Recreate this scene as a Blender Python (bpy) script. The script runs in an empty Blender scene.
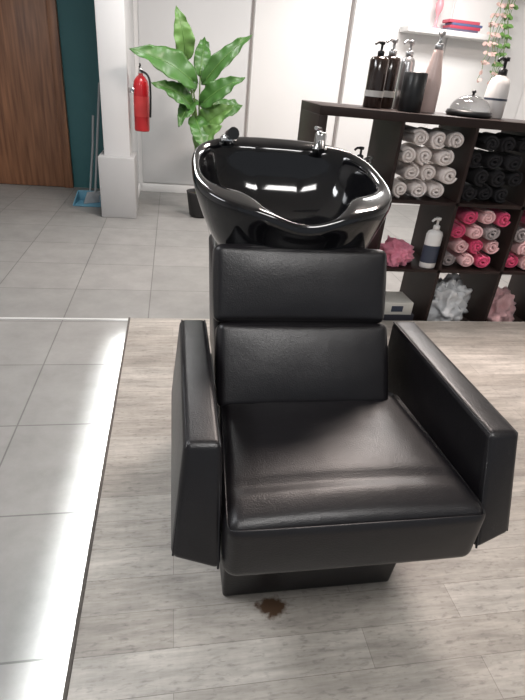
import bpy, bmesh, math, random
from mathutils import Matrix, Vector, noise
random.seed(7)
scene=bpy.context.scene
try:
    scene.view_settings.view_transform='Standard'
    scene.view_settings.exposure=0.0
except Exception: pass

# ---------------------------------------------------------------- materials
def mat(name,col,rough=.5,metal=0,noise_amt=0,noise_scale=5,bump=0,bump_scale=200,coat=0,trans=0,emis=None,estr=0,alpha=1,sheen=0,spec=None,ior=None,bump2=0,bump2_scale=12):
    m=bpy.data.materials.new(name); m.use_nodes=True
    nt=m.node_tree; b=nt.nodes['Principled BSDF']
    b.inputs['Base Color'].default_value=(*col,1); b.inputs['Roughness'].default_value=rough
    b.inputs['Metallic'].default_value=metal
    b.inputs['Coat Weight'].default_value=coat
    b.inputs['Transmission Weight'].default_value=trans
    b.inputs['Alpha'].default_value=alpha
    if ior: b.inputs['IOR'].default_value=ior
    if spec is not None: b.inputs['Specular IOR Level'].default_value=spec
    if sheen: b.inputs['Sheen Weight'].default_value=sheen
    if emis:
        b.inputs['Emission Color'].default_value=(*emis,1); b.inputs['Emission Strength'].default_value=estr
    tc=nt.nodes.new('ShaderNodeTexCoord')
    n=nt.nodes.new('ShaderNodeTexNoise'); n.inputs['Scale'].default_value=noise_scale; n.inputs['Detail'].default_value=4
    nt.links.new(tc.outputs['Object'],n.inputs['Vector'])
    mx=nt.nodes.new('ShaderNodeMix'); mx.data_type='RGBA'
    k=noise_amt
    mx.inputs['A'].default_value=(*[c*(1-k) for c in col],1); mx.inputs['B'].default_value=(*[min(1,c*(1+k)) for c in col],1)
    nt.links.new(n.outputs['Fac'],mx.inputs['Factor']); nt.links.new(mx.outputs['Result'],b.inputs['Base Color'])
    last=None
    for st,sc,dist in ((bump2,bump2_scale,.03),(bump,bump_scale,.002)):
        if not st: continue
        n2=nt.nodes.new('ShaderNodeTexNoise'); n2.inputs['Scale'].default_value=sc; n2.inputs['Detail'].default_value=2 if dist>.01 else 3
        nt.links.new(tc.outputs['Object'],n2.inputs['Vector'])
        bp=nt.nodes.new('ShaderNodeBump'); bp.inputs['Strength'].default_value=st; bp.inputs['Distance'].default_value=dist
        nt.links.new(n2.outputs['Fac'],bp.inputs['Height'])
        if last: nt.links.new(last.outputs['Normal'],bp.inputs['Normal'])
        last=bp
    if last: nt.links.new(last.outputs['Normal'],b.inputs['Normal'])
    return m

LEATHER=mat('black_leather',(.006,.0052,.0065),.37,bump=.3,bump_scale=330,noise_amt=.2,noise_scale=8,spec=.5,bump2=.07,bump2_scale=10)
GLOSS=mat('gloss_black',(.004,.004,.005),.10,coat=.3)
PLASTIC_B=mat('black_plastic',(.012,.012,.013),.35)
MATTE_B=mat('matte_black',(.015,.014,.014),.7)
CHROME=mat('chrome',(.7,.7,.7),.12,1)
WENGE=mat('dark_wood',(.022,.012,.010),.5,noise_amt=.4,noise_scale=12,spec=.3)
WHITEP=mat('white_paint',(.74,.73,.72),.5,noise_amt=.03,noise_scale=2)
GREYP=mat('grey_paint',(.58,.58,.58),.6,noise_amt=.04,noise_scale=2)
PLINTH=mat('plinth_paint',(.38,.38,.38),.6,noise_amt=.06,noise_scale=4)
TEAL=mat('teal_paint',(.035,.13,.14),.6,noise_amt=.06,noise_scale=3)
SEAM=mat('dark_seam',(.09,.08,.07),.8,noise_amt=.6,noise_scale=60)
SEAMW=mat('wall_seam',(.22,.20,.19),.8)
TRIMG=mat('tile_trim',(.5,.5,.49),.4)
TOWW=mat('white_terry',(.76,.69,.66),.95,bump=1,bump_scale=250,noise_amt=.12,noise_scale=30,sheen=.3)
TOWP=mat('pink_terry',(.66,.06,.16),.95,bump=1,bump_scale=250,noise_amt=.1,noise_scale=30,sheen=.3)
TOWL=mat('light_pink_terry',(.76,.46,.47),.95,bump=1,bump_scale=250,noise_amt=.1,noise_scale=30,sheen=.3)
TOWG=mat('grey_terry',(.30,.26,.26),.95,bump=1,bump_scale=250,noise_amt=.1,noise_scale=30,sheen=.3)
TOWB=mat('black_terry',(.013,.012,.014),.95,bump=1,bump_scale=250)
RED=mat('red_enamel',(.50,.012,.018),.3,coat=.3)
LEAF=mat('leaf_green',(.05,.14,.028),.38,noise_amt=.4,noise_scale=9)
LEAF2=mat('leaf_light',(.11,.23,.055),.42,noise_amt=.35,noise_scale=9)
STEM=mat('stem_green',(.13,.22,.06),.5)
VPINK=mat('vine_pink',(.60,.42,.38),.6,noise_amt=.3,noise_scale=20)
SOIL=mat('soil',(.03,.02,.012),.95,bump=1,bump_scale=60)
GLASS=mat('clear_glass',(.95,.95,.95),.03,trans=.95,ior=1.3)
LABEL=mat('label',(.6,.58,.55),.5)
LABELD=mat('label_dark',(.04,.05,.08),.5)
PINKB=mat('pale_pink_bottle',(.70,.54,.50),.3)
WHITEB=mat('white_bottle',(.78,.76,.74),.3)
BROWNB=mat('dark_amber_bottle',(.03,.018,.014),.15,coat=.4)
SILVER=mat('silver',(.55,.55,.56),.3,.9)
LED=mat('led',(1,1,1),.5,emis=(.93,.97,1.0),estr=300)
BAG=mat('plastic_bag',(.78,.79,.80),.25,noise_amt=.05)
CARD=mat('card_box',(.62,.60,.55),.6)
BLUE=mat('blue_plastic',(.10,.25,.34),.5)
GREYPL=mat('grey_plastic',(.30,.31,.32),.5)

def tile_mat(name,c1,c2,mortar,size,off,rough=.35):
    m=bpy.data.materials.new(name); m.use_nodes=True; nt=m.node_tree; b=nt.nodes['Principled BSDF']
    tc=nt.nodes.new('ShaderNodeTexCoord'); mp=nt.nodes.new('ShaderNodeMapping'); mp.inputs['Location'].default_value=(*off,0)
    br=nt.nodes.new('ShaderNodeTexBrick'); br.offset=0; br.inputs['Scale'].default_value=1
    br.inputs['Brick Width'].default_value=size; br.inputs['Row Height'].default_value=size
    br.inputs['Mortar Size'].default_value=.003; br.inputs['Mortar Smooth'].default_value=.1
    br.inputs['Color1'].default_value=(*c1,1); br.inputs['Color2'].default_value=(*c2,1); br.inputs['Mortar'].default_value=(*mortar,1)
    nt.links.new(tc.outputs['Object'],mp.inputs[0]); nt.links.new(mp.outputs[0],br.inputs['Vector'])
    n=nt.nodes.new('ShaderNodeTexNoise'); n.inputs['Scale'].default_value=6; n.inputs['Detail'].default_value=8; n.inputs['Roughness'].default_value=.7
    nt.links.new(tc.outputs['Object'],n.inputs['Vector'])
    r=nt.nodes.new('ShaderNodeMapRange'); r.inputs['From Min'].default_value=.3; r.inputs['From Max'].default_value=.7; r.inputs['To Min'].default_value=.84; r.inputs['To Max'].default_value=1.1
    nt.links.new(n.outputs['Fac'],r.inputs['Value'])
    mx=nt.nodes.new('ShaderNodeVectorMath'); mx.operation='SCALE'
    nt.links.new(br.outputs['Color'],mx.inputs[0]); nt.links.new(r.outputs['Result'],mx.inputs['Scale'])
    nt.links.new(mx.outputs[0],b.inputs['Base Color']); b.inputs['Roughness'].default_value=rough
    bp=nt.nodes.new('ShaderNodeBump'); bp.inputs['Strength'].default_value=.3; bp.inputs['Distance'].default_value=.002; bp.invert=True
    nt.links.new(br.outputs['Fac'],bp.inputs['Height']); nt.links.new(bp.outputs['Normal'],b.inputs['Normal'])
    return m
TILE=tile_mat('floor_tile',(.225,.222,.213),(.25,.244,.234),(.125,.122,.117),.46,(.6,-1.2),.5)

def plank_mat():
    m=bpy.data.materials.new('washed_oak_planks'); m.use_nodes=True; nt=m.node_tree; b=nt.nodes['Principled BSDF']; L=nt.links.new
    tc=nt.nodes.new('ShaderNodeTexCoord')
    br=nt.nodes.new('ShaderNodeTexBrick'); br.offset=.37; br.offset_frequency=2; br.inputs['Scale'].default_value=1
    br.inputs['Brick Width'].default_value=.72; br.inputs['Row Height'].default_value=.095
    br.inputs['Mortar Size'].default_value=.0008; br.inputs['Bias'].default_value=.0
    br.inputs['Color1'].default_value=(.345,.315,.28,1); br.inputs['Color2'].default_value=(.475,.445,.405,1); br.inputs['Mortar'].default_value=(.25,.23,.205,1)
    L(tc.outputs['Object'],br.inputs['Vector'])
    def nz(sc,scale,detail=6,dist=0):
        mp=nt.nodes.new('ShaderNodeMapping'); mp.inputs['Scale'].default_value=sc
        n=nt.nodes.new('ShaderNodeTexNoise'); n.inputs['Scale'].default_value=scale; n.inputs['Detail'].default_value=detail; n.inputs['Distortion'].default_value=dist
        L(tc.outputs['Object'],mp.inputs[0]); L(mp.outputs[0],n.inputs['Vector']); return n
    g=nz((1.6,13,1),3.2,7,.5); g2=nz((9,70,1),3,4); big=nz((1,2.0,1),3.6,5); cross=nz((40,9,1),2.2,3,.3); spk=nz((3,9,1),14,6,.4)
    def mr(n,a,c,lo=.3,hi=.7):
        r=nt.nodes.new('ShaderNodeMapRange'); r.inputs['From Min'].default_value=lo; r.inputs['From Max'].default_value=hi
        r.inputs['To Min'].default_value=a; r.inputs['To Max'].default_value=c; L(n.outputs['Fac'],r.inputs['Value']); return r
    def mul(a,bb):
        k=nt.nodes.new('ShaderNodeMath'); k.operation='MULTIPLY'; L(a,k.inputs[0]); L(bb,k.inputs[1]); return k.outputs[0]
    f=mul(mul(mul(mul(mr(g,.76,1.15).outputs[0],mr(g2,.90,1.08).outputs[0]),mr(big,.84,1.14).outputs[0]),mr(cross,.97,1.03).outputs[0]),mr(spk,.72,1.03,.28,.45).outputs[0])
    v=nt.nodes.new('ShaderNodeVectorMath'); v.operation='SCALE'; L(br.outputs['Color'],v.inputs[0]); L(f,v.inputs['Scale'])
    sb=nt.nodes.new('ShaderNodeVectorMath'); sb.operation='SUBTRACT'; sb.inputs[1].default_value=(.240,.742,.12); L(tc.outputs['Object'],sb.inputs[0])
    s2=nt.nodes.new('ShaderNodeVectorMath'); s2.operation='MULTIPLY'; s2.inputs[1].default_value=(.75,1,1); L(sb.outputs[0],s2.inputs[0])
    ln=nt.nodes.new('ShaderNodeVectorMath'); ln.operation='LENGTH'; L(s2.outputs[0],ln.inputs[0])
    n3=nz((1,1,1),45,3); a=nt.nodes.new('ShaderNodeMath'); a.operation='MULTIPLY_ADD'; a.inputs[1].default_value=.05; L(n3.outputs['Fac'],a.inputs[0]); L(ln.outputs['Value'],a.inputs[2])
    r3=nt.nodes.new('ShaderNodeMapRange'); r3.inputs['From Min'].default_value=.046; r3.inputs['From Max'].default_value=.058; r3.inputs['To Min'].default_value=1; r3.inputs['To Max'].default_value=0
    L(a.outputs[0],r3.inputs['Value'])
    mx=nt.nodes.new('ShaderNodeMix'); mx.data_type='RGBA'; mx.inputs['B'].default_value=(.08,.045,.025,1)
    L(r3.outputs[0],mx.inputs['Factor']); L(v.outputs[0],mx.inputs['A']); L(mx.outputs['Result'],b.inputs['Base Color'])
    b.inputs['Roughness'].default_value=.45
    bp=nt.nodes.new('ShaderNodeBump'); bp.inputs['Strength'].default_value=.2; bp.inputs['Distance'].default_value=.001
    L(g2.outputs['Fac'],bp.inputs['Height']); L(bp.outputs['Normal'],b.inputs['Normal'])
    return m
PLANK=plank_mat()

def door_mat():
    m=bpy.data.materials.new('door_wood'); m.use_nodes=True; nt=m.node_tree; b=nt.nodes['Principled BSDF']; L=nt.links.new
    tc=nt.nodes.new('ShaderNodeTexCoord'); mp=nt.nodes.new('ShaderNodeMapping'); mp.inputs['Scale'].default_value=(22,22,1.2)
    n=nt.nodes.new('ShaderNodeTexNoise'); n.inputs['Scale'].default_value=1.5; n.inputs['Detail'].default_value=6
    cr=nt.nodes.new('ShaderNodeValToRGB'); cr.color_ramp.elements[0].position=.3; cr.color_ramp.elements[0].color=(.11,.045,.022,1)
    cr.color_ramp.elements[1].position=.72; cr.color_ramp.elements[1].color=(.29,.135,.068,1)
    L(tc.outputs['Object'],mp.inputs[0]); L(mp.outputs[0],n.inputs['Vector']); L(n.outputs['Fac'],cr.inputs[0]); L(cr.outputs[0],b.inputs['Base Color'])
    b.inputs['Roughness'].default_value=.4; return m
DOORW=door_mat()

# ---------------------------------------------------------------- helpers
def root(name,loc):
    e=bpy.data.objects.new(name,None); e.location=loc; e.empty_display_size=.1
    scene.collection.objects.link(e); return e
def finish(ob,parent=None):
    scene.collection.objects.link(ob)
    if parent is not None:
        ob.parent=parent; ob.matrix_parent_inverse=Matrix.Translation(parent.location).inverted()
    return ob
def from_bm(bm,name,m,parent=None,smooth=True,bevel=0,seg=3,matrix=None):
    me=bpy.data.meshes.new(name)
    if matrix is not None: bm.transform(matrix)
    bmesh.ops.recalc_face_normals(bm,faces=bm.faces[:])
    bm.to_mesh(me); bm.free()
    for ms in (m if isinstance(m,(list,tuple)) else [m]): me.materials.append(ms)
    for p in me.polygons: p.use_smooth=smooth
    ob=bpy.data.objects.new(name,me); finish(ob,parent)
    if bevel:
        b=ob.modifiers.new('b','BEVEL'); b.width=bevel; b.segments=seg; b.limit_method='ANGLE'; b.angle_limit=math.radians(35); b.harden_normals=False
    return ob
def hexa(name,bot,top,m,parent=None,bevel=.004,seg=3):
    bm=bmesh.new(); vs=[bm.verts.new(p) for p in bot+top]
    n=len(bot); bm.faces.new(vs[:n][::-1]); bm.faces.new(vs[n:])
    for i in range(n): j=(i+1)%n; bm.faces.new((vs[i],vs[j],vs[n+j],vs[n+i]))
    return from_bm(bm,name,m,parent,bool(bevel),bevel,seg)
def box(name,x0,x1,y0,y1,z0,z1,m,parent=None,bevel=0,seg=2):
    return hexa(name,[(x0,y0,z0),(x1,y0,z0),(x1,y1,z0),(x0,y1,z0)],[(x0,y0,z1),(x1,y0,z1),(x1,y1,z1),(x0,y1,z1)],m,parent,bevel,seg)
def lathe_bm(bm,prof,cx,cy,cz,seg=32,mi=0,sx=1,sy=1):
    rings=[]
    for r,z in prof:
        if r<1e-6: rings.append([bm.verts.new((cx,cy,cz+z))])
        else: rings.append([bm.verts.new((cx+r*sx*math.cos(2*math.pi*i/seg),cy+r*sy*math.sin(2*math.pi*i/seg),cz+z)) for i in range(seg)])
    for a,b in zip(rings,rings[1:]):
        for i in range(seg):
            j=(i+1)%seg
            if len(a)==1 and len(b)==1: continue
            if len(a)==1: f=bm.faces.new((a[0],b[i],b[j]))
            elif len(b)==1: f=bm.faces.new((a[i],a[j],b[0]))
            else: f=bm.faces.new((a[i],a[j],b[j],b[i]))
            f.material_index=mi
def lathe(name,prof,c,m,parent=None,seg=32,sx=1,sy=1):
    bm=bmesh.new(); lathe_bm(bm,prof,*c,seg=seg,sx=sx,sy=sy)
    return from_bm(bm,name,m,parent)
def tube(name,pts,r,m,parent=None,cyclic=False,kind='POLY',caps=True,radii=None):
    cu=bpy.data.curves.new(name,'CURVE'); cu.dimensions='3D'; cu.bevel_depth=r; cu.bevel_resolution=4; cu.use_fill_caps=caps
    if kind=='NURBS':
        s=cu.splines.new('NURBS'); s.points.add(len(pts)-1); s.order_u=3; s.use_endpoint_u=True
    else: s=cu.splines.new('POLY'); s.points.add(len(pts)-1)
    for i,p in enumerate(pts):
        s.points[i].co=(*p,1)
        if radii: s.points[i].radius=radii[i]
    s.use_cyclic_u=cyclic; cu.materials.append(m)
    tmp=bpy.data.objects.new(name,cu); scene.collection.objects.link(tmp)
    dg=bpy.context.evaluated_depsgraph_get(); me=bpy.data.meshes.new_from_object(tmp.evaluated_get(dg))
    bpy.data.objects.remove(tmp); ob=bpy.data.objects.new(name,me)
    for p in me.polygons: p.use_smooth=True
    if not me.materials: me.materials.append(m)
    return finish(ob,parent)
def cushion(name,w,d,h,matrix,m,parent,puff=.015,bev=.018,taper=0,shape=None,n=16):
    # box whose surface points are projected onto a rounded-box shell, so edges are truly soft
    bm=bmesh.new(); bmesh.ops.create_cube(bm,size=2)
    bmesh.ops.subdivide_edges(bm,edges=bm.edges[:],cuts=n,use_grid_fill=True)
    # concentrate grid lines near the edges
    for v in bm.verts:
        for k in range(3): v.co[k]=math.sin(v.co[k]*math.pi/2*.999)/math.sin(math.pi/2*.999)
    H=Vector((w/2,d/2,h/2)); r=bev
    for v in bm.verts:
        x,y,z=v.co
        px=(1-abs(x)**2.6)*(1-abs(y)**2.6)
        P=Vector((x*H.x,y*H.y,z*H.z))
        C=Vector([max(-(H[k]-r),min(H[k]-r,P[k])) for k in range(3)])
        D=P-C
        if D.length>1e-9: P=C+D.normalized()*r
        X,Y,Z=P
        if z>.9: Z+=puff*px
        if abs(x)>.99: X+=math.copysign(puff*.4*(1-y*y)*(1-z*z),x)
        if abs(y)>.99: Y+=math.copysign(puff*.5*(1-x**4)*(1-z*z),y)
        X*=(1-taper*(y+1)/2)
        co=Vector((X,Y,Z))
        if shape: co=shape(co,x,y,z)
        v.co=co
    return from_bm(bm,name,m,parent,True,0,5,matrix)

# ---------------------------------------------------------------- room
BY=5.95
box('floor',-3.2,4.3,-2.2,BY+.1,-.1,0,TILE)
box('ceiling',-3.2,4.3,-2.2,BY+.1,2.75,2.85,WHITEP)
box('wall_back',-.375,4.3,BY,BY+.1,0,2.75,WHITEP)
box('wall_back_left',-3.2,-.375,BY,BY+.1,0,2.75,TEAL)
box('wall_left',-3.3,-3.2,-2.2,BY+.1,0,2.75,GREYP)
box('wall_right',4.3,4.4,-2.2,BY+.1,0,2.75,WHITEP)
box('wall_partition',-.60,-.375,4.85,BY,0,2.75,GREYP,bevel=.004)
box('column_plinth',-.645,-.335,4.75,5.15,0,.53,PLINTH,bevel=.006)
box('baseboard_back',-.335,4.3,BY-.015,BY,0,.09,WHITEP,bevel=.003)
box('baseboard_partition',-.375,-.362,5.15,BY-.015,0,.09,WHITEP,bevel=.003)
for i,(a,b_) in enumerate([(-.33,.775),(.815,1.80),(1.85,2.9),(2.93,4.0)]):
    box('wall_panel' if i==0 else 'wall_panel.%03d'%i,a,b_,BY-.02,BY,.10,2.72,GREYP if i==0 else WHITEP,bevel=.004)
box('trim_1',.785,.805,BY-.012,BY,.1,2.72,SEAMW)
box('trim_2',1.81,1.84,BY-.012,BY,.1,2.72,SEAMW)
d=root('door_1',(-1.55,BY-.03,0))
box('leaf',-2.0,-1.17,BY-.045,BY,.005,2.08,DOORW,d,.004)
box('jamb_right',-1.17,-1.08,BY-.06,BY,0,2.16,DOORW,d,.006)
box('jamb_left',-2.09,-2.0,BY-.06,BY,0,2.16,DOORW,d,.006)
box('jamb_top',-2.0,-1.17,BY-.06,BY,2.08,2.16,DOORW,d,.006)
tube('handle',[(-1.93,BY-.045,1.03),(-1.93,BY-.1,1.03),(-1.80,BY-.1,1.03)],.009,CHROME,d)

# platform: deck slab overhanging a recessed base with an LED strip tucked under the lip
p=root('platform',(1,.5,0))
box('deck',-.22,2.3,-1.6,2.385,.085,.12,PLANK,p,.002)
box('base',-.16,2.26,-1.56,2.35,0,.085,TRIMG,p)
box('led_strip',-.197,-.183,-1.58,2.37,.078,.085,LED,p)
box('edge_trim',-.227,-.217,-1.6,2.39,.065,.1225,SEAM,p,.002)
box('trim_3',-3.2,-.20,2.60,2.618,0,.004,TRIMG)

# ---------------------------------------------------------------- backwash chair
ch=root('backwash_chair',(.345,.95,.12))
hexa('base_box',[(.122,.778,.12),(.570,.778,.12),(.570,1.5,.12),(.122,1.5,.12)],[(.115,.76,.42),(.583,.76,.42),(.583,1.5,.42),(.115,1.5,.42)],LEATHER,ch,.008)
box('seat_frame',.115,.59,.67,1.2,.42,.455,MATTE_B,ch,.006)
hexa('pedestal',[(.13,1.26,.42),(.56,1.26,.42),(.56,1.58,.42),(.13,1.58,.42)],[(.098,1.24,.838),(.560,1.24,.838),(.55,1.54,.838),(.11,1.54,.838)],LEATHER,ch,.02,4)
def seatshape(co,x,y,z):
    Y=co.y
    if z>.9:
        co.z-= .005*math.exp(-((Y+.118)/.016)**2)*(1-abs(x)**12)
        co.z-= .012*max(0,(-Y-.13)/.085)**2
        co.z-= .015*(y+1)/2
        w=noise.noise(Vector((co.x*6,co.y*9,1.3)))
        co.z+= .0022*w*(1-x**4)
        # soft creases radiating from the rear seam
        co.z-= .0018*math.exp(-((co.x-.10-.25*Y)/.012)**2)*max(0,(y))*1.0
        co.z-= .0018*math.exp(-((co.x+.13+.2*Y)/.014)**2)*max(0,(y))*1.0
    return co
cx=.352
cushion('seat',.525,.435,.150,Matrix.Translation((cx,.814,.508)),LEATHER,ch,puff=.014,bev=.030,taper=.10,shape=seatshape,n=48)
def back_piece(name,y0,z0,y1,z1,w,xc,th):
    t=Vector((0,y1-y0,z1-z0)); Ln=t.length; t.normalize(); nrm=Vector((0,-t.z,t.y)); c=Vector((xc,(y0+y1)/2,(z0+z1)/2))-nrm*th/2
    M=Matrix(((1,t.x,nrm.x,c.x),(0,t.y,nrm.y,c.y),(0,t.z,nrm.z,c.z),(0,0,0,1)))
    def sh(co,x,y,z):
        if z>.9: co.z+=.0015*noise.noise(Vector((co.x*9,co.y*14,z0*9)))*(1-x**4)*(1-y**4)
        return co
    cushion(name,w,Ln+.003,th,M,LEATHER,ch,puff=.012,bev=.017,shape=sh,n=36)
back_piece('back_lower',.975,.565,1.085,.742,.445,.330,.085)
back_piece('back_upper',1.087,.744,1.160,.915,.445,.322,.085)
def arm(name,xi,sgn):
    prof=[(.685,.70),(1.195,.70),(1.195,.45),(.605,.455)]
    oprof=[(.685,.70),(1.195,.70),(1.195,.46),(.632,.468)]
    inn=[(xi,y,z) for y,z in prof]
    th=[.070,.070,.094,.094]
    out=[(xi+sgn*t,y,z) for (y,z),t in zip(oprof,th)]
    bm=bmesh.new(); a=[bm.verts.new(q) for q in inn]; b=[bm.verts.new(q) for q in out]
    bm.faces.new(a); bm.faces.new(b[::-1])
    for i in range(4): j=(i+1)%4; bm.faces.new((a[i],b[i],b[j],a[j]))
    from_bm(bm,name,LEATHER,ch,True,.014,6)
    for side,pts in (('in',inn),('out',out)):
        off=.0050*sgn*(1 if side=='in' else -1)
        P=[Vector(q)+Vector((off,0,0)) for q in pts]
        P[0]+=Vector((0,.0055,-.0050)); P[1]+=Vector((0,-.004,-.0050)); P[3]+=Vector((0,.0055,.004))
        tube(name+'_piping_'+side,[P[3],P[0],P[1]],.0024,LEATHER,ch)
arm('arm_left',.088,-1)
arm('arm_right',.616,1)

# ---------------------------------------------------------------- shampoo bowl
bw=root('shampoo_bowl',(.322,1.40,.845))
BX,BYc=.320,1.405; A,B=.270,.262
def bowl():
    bm=bmesh.new(); N=160
    prof=[
     (.48,-.195,0),(.66,-.192,0),(.76,-.175,0),(.85,-.13,0),(.935,-.07,0),(.985,-.028,0),(1.003,-.006,0),(1.0,.004,0),(.985,.010,0),(.965,.011,0),
     (1.03,.007,1),(1.0,-.002,1),(.965,-.03,1),(.92,-.075,1),(.82,-.125,1),(.62,-.158,1),(.35,-.168,1),(.10,-.172,1)]
    rings=[]
    for s,dz,inner in prof:
        ring=[]
        for i in range(N):
            th=2*math.pi*i/N
            c,sn=math.cos(th),math.sin(th)
            ex=.72
            ux=math.copysign(abs(c)**ex,c); uy=math.copysign(abs(sn)**ex,sn)
            phi=math.degrees(math.atan2(ux,-uy))
            neck=math.exp(-(phi/17)**2)
            rin=1.0
            if inner:
                fr=math.exp(-((abs(phi)-44)/21)**2)
                rin=.90-.22*fr+.055*neck
                if abs(phi)>130: rin-=.12*min(1,(abs(phi)-130)/30)
                k=min(1,max(0,(s-.3)/.6)); rin=rin*k+.8*(1-k)
            X=A*ux*s*rin; Y=B*uy*s*rin
            z0=1.045+Y*.20
            dip=-.036*math.exp(-(phi/19)**2)*min(1,max(0,(s-.75)/.25))
            if not inner and s<.94: dip=0
            z=z0+dip+dz
            yo=0
            if s<.94 and not inner:
                z=1.045+Y*.20*min(1,max(0,(s-.55)/.38))+dz
                if uy<0: yo=-.035*min(1,(.94-s)/.15)*(-uy)   # fuller front of the tub
            ring.append(bm.verts.new((BX+X,BYc+Y+yo,z)))
        rings.append(ring)
    for a,b in zip(rings,rings[1:]):
        for i in range(N):
            j=(i+1)%N; bm.faces.new((a[i],a[j],b[j],b[i]))
    bm.faces.new(rings[0][::-1]); bm.faces.new(rings[-1])
    ob=from_bm(bm,'basin',GLOSS,bw)
    s=ob.modifiers.new('s','SUBSURF'); s.levels=1; s.render_levels=1
bowl()
lathe('drain',[(0,.004),(.022,.004),(.026,.001),(.026,-.004),(0,-.004)],(BX,BYc-.01,.874),CHROME,bw)
fx,fy,fz=.452,1.612,1.087
lathe('tap_body',[(0,0),(.024,0),(.024,.006),(.018,.012),(.018,.045),(.014,.052),(0,.054)],(fx,fy,fz),CHROME,bw,24)
tube('tap_lever',[(fx,fy,fz+.05),(fx-.01,fy-.02,fz+.062),(fx-.03,fy-.045,fz+.066)],.006,CHROME,bw)
tube('tap_spout',[(fx,fy,fz+.02),(fx-.005,fy-.04,fz+.024),(fx-.01,fy-.065,fz+.005)],.010,PLASTIC_B,bw)
hx,hy=.165,1.607
lathe('shower_holder',[(0,0),(.024,0),(.024,.018),(.018,.024),(0,.024)],(hx,hy,1.087),CHROME,bw,24)
tube('hand_shower',[(hx,hy,1.10),(hx,hy-.01,1.115),(hx+.01,hy-.05,1.122)],.012,PLASTIC_B,bw,radii=[.8,1,1.5])
tube('shower_hose',[(hx,hy,1.09),(hx-.02,hy+.01,1.10),(hx-.05,hy+.05,1.02),(hx-.03,hy+.06,.9)],.006,CHROME,bw,kind='NURBS')

# ---------------------------------------------------------------- shelf unit
SX,SY0,SY1,ST=.69,2.42,2.81,1.18
P_=.385; NC=4
sh=root('shelf_unit',(1.4,2.6,0))
W=NC*P_
box('top',SX-.03,SX+W+.03,SY0,SY1,ST-.04,ST,WENGE,sh,.002)
box('bottom',SX-.03,SX+W+.03,SY0,SY1,0,.04,WENGE,sh,.002)
for i,xx in enumerate((SX-.03,SX+W-.01)):
    box('side_%d'%(i+1),xx,xx+.04,SY0,SY1,.04,ST-.04,WENGE,sh,.002)
zs=[.04+(ST-.08)*k/3 for k in range(4)]
for i in range(1,NC):
    box('divider_%d'%i,SX+i*P_-.008,SX+i*P_+.008,SY0+.004,SY1,.04,ST-.04,WENGE,sh)
for i in (1,2):
    box('board_%d'%i,SX+.01,SX+W-.01,SY0+.004,SY1,zs[i]-.008,zs[i]+.008,WENGE,sh)
Z1,Z2,Z3=zs[2]+.0085,zs[1]+.0085,.0405
def cellx(c): return SX+c*P_+.012, SX+(c+1)*P_-.012

def add_roll(bm,x,z,r,y0,L,mi,rot):
    turns=2.1; n=64; th=r/(turns+.8); sq=random.uniform(.88,.97)
    pts=[]
    for i in range(n+1):
        t=i/n; ang=rot+t*turns*2*math.pi; rr=.006+(r-.006-th*.45)*t
        rr*=1+.05*math.sin(ang*2+rot)
        pts.append((rr*math.cos(ang),rr*math.sin(ang)*sq))
    outl=[]
    hw=th*.47
    for i,(a,b) in enumerate(pts):
        p0=pts[max(0,i-1)]; p1=pts[min(n,i+1)]
        tx,ty=p1[0]-p0[0],p1[1]-p0[1]; l=math.hypot(tx,ty) or 1; nx,ny=-ty/l,tx/l
        outl.append((a,b,nx*hw,ny*hw))
    ys=[(0,.35),(.004,.8),(.012,1),(L-.012,1),(L-.004,.8),(L,.35)]
    grid=[]
    for yy,k in ys:
        row=[]
        for i,(a,b,nx,ny) in enumerate(outl):
            bulge=.010*(1-i/n)+.004*math.sin(i*.35+rot)
            yb=yy-bulge if yy<L/2 else yy
            row.append((bm.verts.new((x+a+nx*k,y0+yb,z+b+ny*k)),bm.verts.new((x+a-nx*k,y0+yb,z+b-ny*k))))
        grid.append(row)
    def f(*v):
        ff=bm.faces.new(v); ff.material_index=mi
    Q=len(ys)-1
    for q in range(Q):
        for i in range(n):
            A0,B0=grid[q][i],grid[q][i+1]; A1,B1=grid[q+1][i],grid[q+1][i+1]
            f(A0[0],B0[0],B1[0],A1[0]); f(A0[1],A1[1],B1[1],B0[1])
    for i in range(n):
        a,b=grid[0][i],grid[0][i+1]; f(a[0],a[1],b[1],b[0])
        a,b=grid[Q][i],grid[Q][i+1]; f(a[0],b[0],b[1],a[1])
    for i in (0,n):
        for q in range(Q): f(grid[q][i][0],grid[q][i][1],grid[q+1][i][1],grid[q+1][i][0])
def rolls(name,c,zb,mats,pick,nx=3,rows=4,r=.0485,xoff=0,shift=.5):
    bm=bmesh.new(); a,b=cellx(c)
    for row in range(rows):
        for i in range(nx):
            xx=a+xoff+r+i*2.06*r+(r*shift*2 if row%2 else 0)
            if xx+r>b+.004: continue
            zz=zb+r+row*r*1.68
            rr=r*random.uniform(.95,1.0)
            add_roll(bm,xx,zz-(r-rr),rr,SY0+.03+random.uniform(-.012,.025),.24,pick(row,i),random.uniform(0,6.28))
    return from_bm(bm,name,mats,None)
rolls('rolled_white_towels',1,Z1,[TOWW],lambda r,i:0,xoff=.004)
rolls('rolled_black_towels',2,Z1,[TOWB],lambda r,i:0,xoff=.004)
rolls('rolled_pink_towels',2,Z2,[TOWP,TOWL,TOWG],lambda r,i:[[2,1,0],[1,0,1],[0,1,2],[0,1,0]][r][i%3],xoff=.004)
rolls('rolled_pink_towels.001',3,Z2,[TOWP,TOWL,TOWG],lambda r,i:[[0,1,2],[1,0,0],[2,1,0],[0,1,0]][r][i%3],xoff=.004)
rolls('rolled_black_towels.001',3,Z1,[TOWB],lambda r,i:0,xoff=.004,rows=3)

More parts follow.
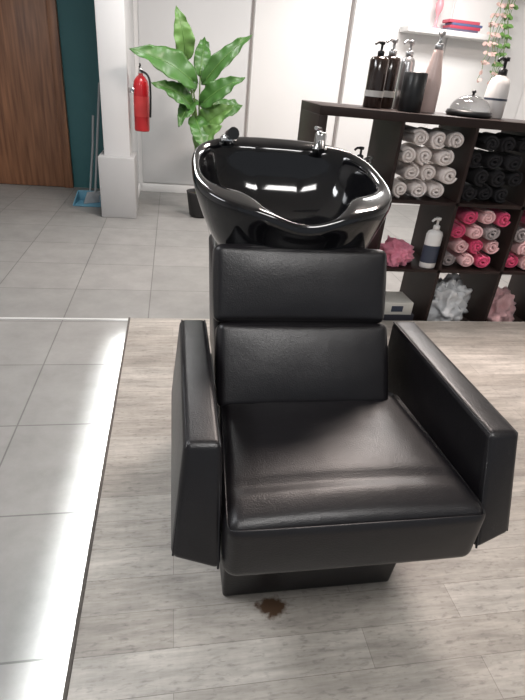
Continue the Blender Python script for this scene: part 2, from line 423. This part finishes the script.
def crumple(name,c,size,m,seed=0,amp=.25,parent=None,freq=2.2,octv=2):
    bm=bmesh.new(); bmesh.ops.create_icosphere(bm,subdivisions=5,radius=1)
    for v in bm.verts:
        q=v.co.normalized()
        n=.7*noise.fractal(q*freq+Vector((seed,seed*2,0)),1,2,octv)-1.0*abs(noise.noise(q*freq*1.5+Vector((seed,0,3))))-.5*abs(noise.noise(q*freq*3+Vector((seed,5,3))))
        r=1+amp*n
        v.co=Vector((q.x*r,q.y*r,max(-.5,q.z*r)))
    for k in range(3):
        lo=min(v.co[k] for v in bm.verts); hi=max(v.co[k] for v in bm.verts)
        for v in bm.verts:
            if k<2: v.co[k]=((v.co[k]-lo)/(hi-lo)*2-1)*size[k]+c[k]
            else: v.co[k]=(v.co[k]-lo)/(hi-lo)*size[k]+c[k]
    return from_bm(bm,name,m,parent)
a1,b1=cellx(1); a0,b0=cellx(0); a2,b2=cellx(2); a3,b3=cellx(3)
crumple('pink_cloth',(a1+.145,SY0+.13,Z2),(.125,.11,.145),mat('pink_fabric',(.78,.26,.36),.9,sheen=.3,noise_amt=.15,noise_scale=20),3,.38)
crumple('magenta_cloth',(b0-.10,SY0+.13,Z2),(.09,.10,.17),mat('magenta_fabric',(.55,.04,.20),.9,noise_amt=.2),5,.4)
crumple('plastic_bag',(a2+.17,SY0+.15,Z3),(.165,.12,.30),BAG,8,.38)
crumple('pink_laundry',(a3+.14,SY0+.15,Z3),(.13,.12,.24),TOWL,18,.38)
# ---------------------------------------------------------------- bottles
def pump(parent,x,y,z,m,s=1,ang=0,m2=None):
    lathe('collar',[(0,0),(.016*s,0),(.016*s,.018*s),(.010*s,.022*s),(.006*s,.022*s),(.006*s,.045*s),(.013*s,.046*s),(.013*s,.058*s),(0,.060*s)],(x,y,z),m,parent,20)
    dx,dy=math.cos(ang),math.sin(ang)
    tube('nozzle',[(x,y,z+.053*s),(x+dx*.03*s,y+dy*.03*s,z+.053*s),(x+dx*.045*s,y+dy*.045*s,z+.044*s)],.0055*s,m,parent)
def bottle(name,x,y,z,r,h,m,mp,label=None,shoulder=.03,ang=3.6,taper=1.0,s=1,sq=1):
    e=root(name,(x,y,z))
    prof=[(0,0),(r*.9,0),(r,.006),(r*.99,h*.5),(r*taper,h-shoulder),(r*taper*.85,h-shoulder*.45),(.017*s,h-.004),(.014*s,h),(0,h)]
    lathe('body',prof,(x,y,z),m,e,32,1,sq)
    if label:
        lm,l0,l1=label
        lathe('label',[(r*1.012,h*l0),(r*1.012*(1 if taper==1 else .99),h*l1)],(x,y,z),lm,e,32,1,sq)
    pump(e,x,y,z+h-.002,mp,s,ang)
    return e
bottle('pump_bottle',.975,2.62,ST,.046,.225,BROWNB,PLASTIC_B,(LABEL,.22,.34),.02)
bottle('pump_bottle',1.065,2.70,ST,.046,.235,BROWNB,SILVER,(LABEL,.22,.34),.02,s=1.2)
bottle('pump_bottle',1.17,2.74,ST,.036,.24,SILVER,SILVER,None,.03,s=1.2)
e=root('black_jar',(1.142,2.55,ST))
lathe('body',[(0,0),(.052,0),(.055,.004),(.055,.165),(.051,.17),(.0,.17)],(1.142,2.55,ST),PLASTIC_B,e)
bottle('pink_pump_bottle',1.262,2.62,ST,.047,.275,PINKB,SILVER,None,.05,taper=.62,s=1.3,ang=4.2)
bottle('white_pump_bottle',1.665,2.68,ST,.058,.20,WHITEB,PLASTIC_B,(LABELD,.42,.47),.04,taper=.9,s=1.4)
e=root('glass_dome',(1.49,2.60,ST))
lathe('tray',[(0,0),(.105,0),(.115,.012),(.110,.028),(0,.024)],(1.49,2.60,ST),PLASTIC_B,e,40)
lathe('dome',[(.100,.028)]+[(.100*math.cos(t*math.pi/24),.028+.07*math.sin(t*math.pi/24)) for t in range(1,12)]+[(0,.099)],(1.49,2.60,ST),GLASS,e,40)
lathe('knob',[(0,.097),(.007,.098),(.006,.106),(.012,.112),(.008,.120),(0,.121)],(1.49,2.60,ST),PLASTIC_B,e,20)
e=bottle('shampoo_bottle',b1-.045,SY0+.05,Z2,.046,.215,WHITEB,WHITEB,(LABELD,.15,.6),.03,s=1.1,sq=.75)
bottle('dark_bottle',b0-.14,SY0+.10,Z1,.034,.17,BROWNB,PLASTIC_B,(LABEL,.3,.55),.03)
bottle('dark_bottle',b0-.06,SY0+.16,Z1,.034,.12,MATTE_B,SILVER,None,.03)
bx=root('cardboard_box',(a1+.17,SY0+.10,Z3))
box('carton',a1+.04,a1+.30,SY0+.02,SY0+.20,Z3,Z3+.09,mat('dark_box',(.03,.03,.04),.5),bx,.002)
box('carton_top',a1+.05,a1+.28,SY0+.02,SY0+.19,Z3+.09,Z3+.165,CARD,bx,.002)
box('print',a1+.15,a1+.22,SY0+.0185,SY0+.0199,Z3+.11,Z3+.145,LABELD,bx)
bottle('white_bottle',a0+.28,SY0+.10,Z3,.05,.22,WHITEB,PLASTIC_B,(LABELD,.2,.5),.03)

# ---------------------------------------------------------------- floating ledge & books
l=root('wall_shelf',(2.9,BY-.12,1.80))
box('board',2.36,3.50,BY-.26,BY-.02,1.79,1.84,WHITEP,l,.003)
bk=root('books',(3.0,BY-.14,1.84))
cols=[(.12,.10,.16),(.45,.05,.09),(.10,.12,.25),(.50,.08,.12)]
z=1.84
for i,cc in enumerate(cols):
    t=.022+.005*(i%2); o=.018*((i*37)%3)
    box('book_%d'%(i+1),2.80+o,3.14+o,BY-.24,BY-.07,z,z+t,mat('book_cover_%d'%i,cc,.5),bk,.002)
    z+=t
pk=root('pink_figurine',(2.70,BY-.14,1.84))
lathe('body',[(0,0),(.05,0),(.05,.01),(.015,.03),(.012,.12),(.035,.17),(.04,.22),(.02,.27),(.03,.31),(.025,.36),(0,.38)],(2.70,BY-.14,1.84),mat('pink_ceramic',(.70,.30,.34),.3),pk,24)

# ---------------------------------------------------------------- potted plant
pl=root('potted_plant',(.26,4.95,0))
lathe('pot',[(0,0),(.085,0),(.10,.02),(.125,.22),(.13,.24),(.12,.24),(.115,.21),(0,.21)],(.26,4.95,0),MATTE_B,pl,40)
lathe('soil',[(0,.215),(.06,.218),(.116,.212)],(.26,4.95,0),SOIL,pl,32)
def leaf(name,base,tip,width,m,parent,droop=.12,face=Vector((0,-1,.35)),fold=.18):
    base=Vector(base); tip=Vector(tip); ax=tip-base; L=ax.length; ax.normalize()
    nrm=face-ax*face.dot(ax); nrm.normalize(); side=ax.cross(nrm)
    bm=bmesh.new(); NU,NV=22,12; g=[]
    for i in range(NU+1):
        t=i/NU
        w=width*.5*(math.sin(math.pi*min(1,t**.62))**.85)
        if t==0 or t==1: w=.001
        row=[]
        for j in range(-NV//2,NV//2+1):
            s=j/(NV/2)
            back=-.13*L*(abs(s)**1.6)*max(0,1-t*2.2)
            q=base+ax*(t*L+back)+side*(s*w)+nrm*(droop*L*math.sin(math.pi*t)*.9+fold*abs(s)*w-.010*math.cos(9*math.pi*t)*abs(s)+.012*math.sin(14*t+3*s)*abs(s)**2) 
            row.append(bm.verts.new(q))
        g.append(row)
    for i in range(NU):
        for j in range(NV): bm.faces.new((g[i][j],g[i+1][j],g[i+1][j+1],g[i][j+1]))
    ob=from_bm(bm,name,m,parent)
    so=ob.modifiers.new('t','SOLIDIFY'); so.thickness=.002
    tube(name+'_rib',[base+ax*(t*L)+nrm*(droop*L*math.sin(math.pi*t)*.9+.003) for t in [k/8 for k in range(9)]],.004,LEAF2,parent,radii=[1.2-.12*k for k in range(9)])
leaves=[
 ((.11,4.93,1.36),(.03,4.90,1.70),.17),
 ((.16,4.85,1.18),(-.33,4.62,1.36),.26),
 ((.29,4.90,1.20),(.66,4.85,1.56),.15),
 ((.27,4.86,1.02),(.60,4.70,1.24),.18),
 ((.25,4.90,.80),(.52,4.75,1.02),.22),
 ((.15,4.85,1.00),(-.17,4.62,1.14),.18),
 ((.18,4.90,1.02),(.05,4.70,.82),.15),
 ((.24,5.0,1.25),(.28,5.2,1.52),.15),
 ((.22,4.86,.66),(.42,4.68,.86),.20),
 ((.16,5.0,1.12),(-.08,5.3,1.36),.18),
 ((.33,5.0,.9),(.66,5.25,1.0),.20),
 ((.20,4.85,.88),(.28,4.66,.62),.18),
]
for i,(b,t,w) in enumerate(leaves):
    leaf('leaf_%d'%(i+1),b,t,w,LEAF if i%4 else LEAF2,pl,.10+.05*random.random(),Vector((random.uniform(-.3,.3),-1,.6)))
    s=Vector((.25+random.uniform(-.03,.03),4.95+random.uniform(-.03,.03),.21)); bb=Vector(b); mid=(s+bb)/2+Vector(((s.x-bb.x)*.25,0,.12))
    tube('petiole_%d'%(i+1),[s,mid,bb],.008,STEM,pl,kind='NURBS',radii=[1.3,1,.7])

# ---------------------------------------------------------------- hanging vine
v=root('hanging_vine',(3.42,5.75,2.3))
box('bracket_shelf',3.28,3.56,BY-.26,BY-.02,2.26,2.28,WHITEP,v,.002)
lathe('pot',[(0,0),(.06,0),(.085,.12),(.078,.12),(.07,.10),(0,.10)],(3.42,5.81,2.28),WHITEP,v)
for s in range(8):
    x0=3.42+random.uniform(-.09,.07); pts=[Vector((x0,5.80,2.38)),Vector((x0+random.uniform(-.06,.06),5.66,2.36))]
    n=random.randint(7,11)
    for k in range(n):
        pts.append(pts[-1]+Vector((random.uniform(-.045,.04),random.uniform(-.015,.010),-.085)))
    tube('strand_%d'%(s+1),pts,.003,STEM,v,kind='NURBS')
    bm=bmesh.new()
    for q in pts[2:]:
        for _ in range(3):
            a=random.uniform(0,6.28); dr=Vector((math.cos(a),math.sin(a)*.5-.3,random.uniform(-.9,.1))).normalized(); sd=dr.cross(Vector((0,-1,.2))).normalized()
            Ls=random.uniform(.04,.065)
            c=[q+dr*Ls*t+sd*Ls*.32*math.sin(math.pi*t)*sg for sg in(1,-1) for t in(0,.25,.55,.8,1)]
            P=[bm.verts.new(c[k]) for k in (0,1,2,3,4)]; Q=[bm.verts.new(c[k]) for k in (8,7,6)]
            bm.faces.new(P+Q)
    from_bm(bm,'foliage_%d'%(s+1),VPINK if s%2 else LEAF2,v,False)

# ---------------------------------------------------------------- fire extinguisher
ex,ey,ez=-.268,4.95,.74
e=root('fire_extinguisher',(ex,ey,ez))
lathe('cylinder',[(0,.0),(.06,0),(.066,.012),(.066,.36),(.058,.40),(.035,.43),(.02,.44),(.02,.455),(0,.455)],(ex,ey,ez),RED,e)
lathe('label',[(.0668,.12),(.0668,.28)],(ex,ey,ez),mat('ext_label',(.62,.05,.05),.4),e)
lathe('valve',[(0,.44),(.02,.45),(.02,.49),(.012,.495),(0,.495)],(ex,ey,ez),CHROME,e,20)
tube('lever_top',[(ex-.01,ey+.02,ez+.50),(ex,ey-.03,ez+.515),(ex,ey-.09,ez+.525)],.007,MATTE_B,e)
tube('lever_low',[(ex,ey,ez+.48),(ex,ey-.08,ez+.475)],.006,MATTE_B,e)
tube('hose',[(ex+.01,ey-.02,ez+.47),(ex+.07,ey-.05,ez+.46),(ex+.085,ey-.06,ez+.33),(ex+.075,ey-.05,ez+.12)],.009,MATTE_B,e,kind='NURBS')
box('bracket',-.375,ex-.05,ey-.03,ey+.03,ez+.30,ez+.34,CHROME,e,.002)

# ---------------------------------------------------------------- broom and dustpan
e=root('dustpan',(-.82,5.22,0))
pts=[(-.95,5.10),(-.70,5.10),(-.72,5.32),(-.93,5.32)]
hexa('pan_floor',[(x,y,.002) for x,y in pts],[(x,y,.012) for x,y in pts],BLUE,e,.002)
box('pan_back',-.93,-.72,5.31,5.325,.0,.11,BLUE,e,.003)
hexa('pan_side_l',[(-.955,5.10,.002),(-.945,5.10,.002),(-.925,5.32,.002),(-.935,5.32,.002)],[(-.955,5.10,.02),(-.945,5.10,.02),(-.925,5.32,.11),(-.935,5.32,.11)],BLUE,e,.001)
hexa('pan_side_r',[(-.705,5.10,.002),(-.695,5.10,.002),(-.715,5.32,.002),(-.725,5.32,.002)],[(-.705,5.10,.02),(-.695,5.10,.02),(-.715,5.32,.11),(-.725,5.32,.11)],BLUE,e,.001)
tube('handle',[(-.82,5.325,.08),(-.76,5.34,.55),(-.74,5.345,.80)],.011,GREYPL,e)
e=root('broom',(-.69,5.3,0))
tube('stick',[(-.755,5.24,.12),(-.665,5.36,1.08)],.011,GREYPL,e)
hexa('bristles',[(-.86,5.16,.013),(-.68,5.28,.013),(-.69,5.31,.013),(-.87,5.19,.013)],[(-.82,5.19,.12),(-.70,5.27,.12),(-.71,5.29,.12),(-.83,5.21,.12)],GREYPL,e,.003)

# ---------------------------------------------------------------- lights
def panel(name,x,y,sx,sy,power,col):
    e=root(name,(x,y,2.72))
    box('housing',x-sx/2-.03,x+sx/2+.03,y-sy/2-.03,y+sy/2+.03,2.715,2.75,WHITEP,e,.003)
    L=bpy.data.lights.new(name+'_lamp','AREA'); L.shape='RECTANGLE'; L.size=sx; L.size_y=sy; L.energy=power; L.color=col
    o=bpy.data.objects.new('lamp',L); o.location=(x,y,2.705); finish(o,e)
panel('ceiling_light',1.30,2.9,.6,.6,88,(1,.86,.79))
panel('ceiling_light.001',2.3,4.6,1.2,.6,72,(1,.98,.96))
panel('ceiling_light.002',-1.6,1.4,.6,1.2,48,(.95,.97,1))
panel('ceiling_light.003',.5,-.4,.9,.6,42,(1,.98,.96))
panel('ceiling_light.004',-.1,3.9,.6,.6,36,(1,.99,.98))
e=root('ceiling_spotlight',(2.1,2.0,2.75))
lathe('housing',[(0,0),(.05,0),(.05,-.10),(.042,-.10),(.04,-.02),(0,-.02)],(2.1,2.0,2.75),WHITEP,e)
L=bpy.data.lights.new('spot','SPOT'); L.energy=120; L.spot_size=math.radians(32); L.spot_blend=.5; L.shadow_soft_size=.04; L.color=(1,.9,.85)
o=bpy.data.objects.new('lamp',L); o.location=(2.1,2.0,2.66); o.rotation_euler=(0,math.radians(6),0)
finish(o,e)

w=bpy.data.worlds.new('World'); scene.world=w; w.use_nodes=True
w.node_tree.nodes['Background'].inputs[0].default_value=(.88,.93,1,1); w.node_tree.nodes['Background'].inputs[1].default_value=.35

# ---------------------------------------------------------------- camera
cam=bpy.data.cameras.new('Camera'); co=bpy.data.objects.new('Camera',cam); scene.collection.objects.link(co)
F=Vector((.1779,.8561,-.4854)).normalized(); R=Vector((.9841,-.1557,.0862)); R=(R-F*R.dot(F)).normalized(); U=R.cross(F)
co.matrix_world=Matrix(((R.x,U.x,-F.x,0),(R.y,U.y,-F.y,0),(R.z,U.z,-F.z,1.28),(0,0,0,1)))
cam.sensor_fit='VERTICAL'; cam.sensor_height=36; cam.lens=495/700*36; cam.clip_start=.05
scene.camera=co
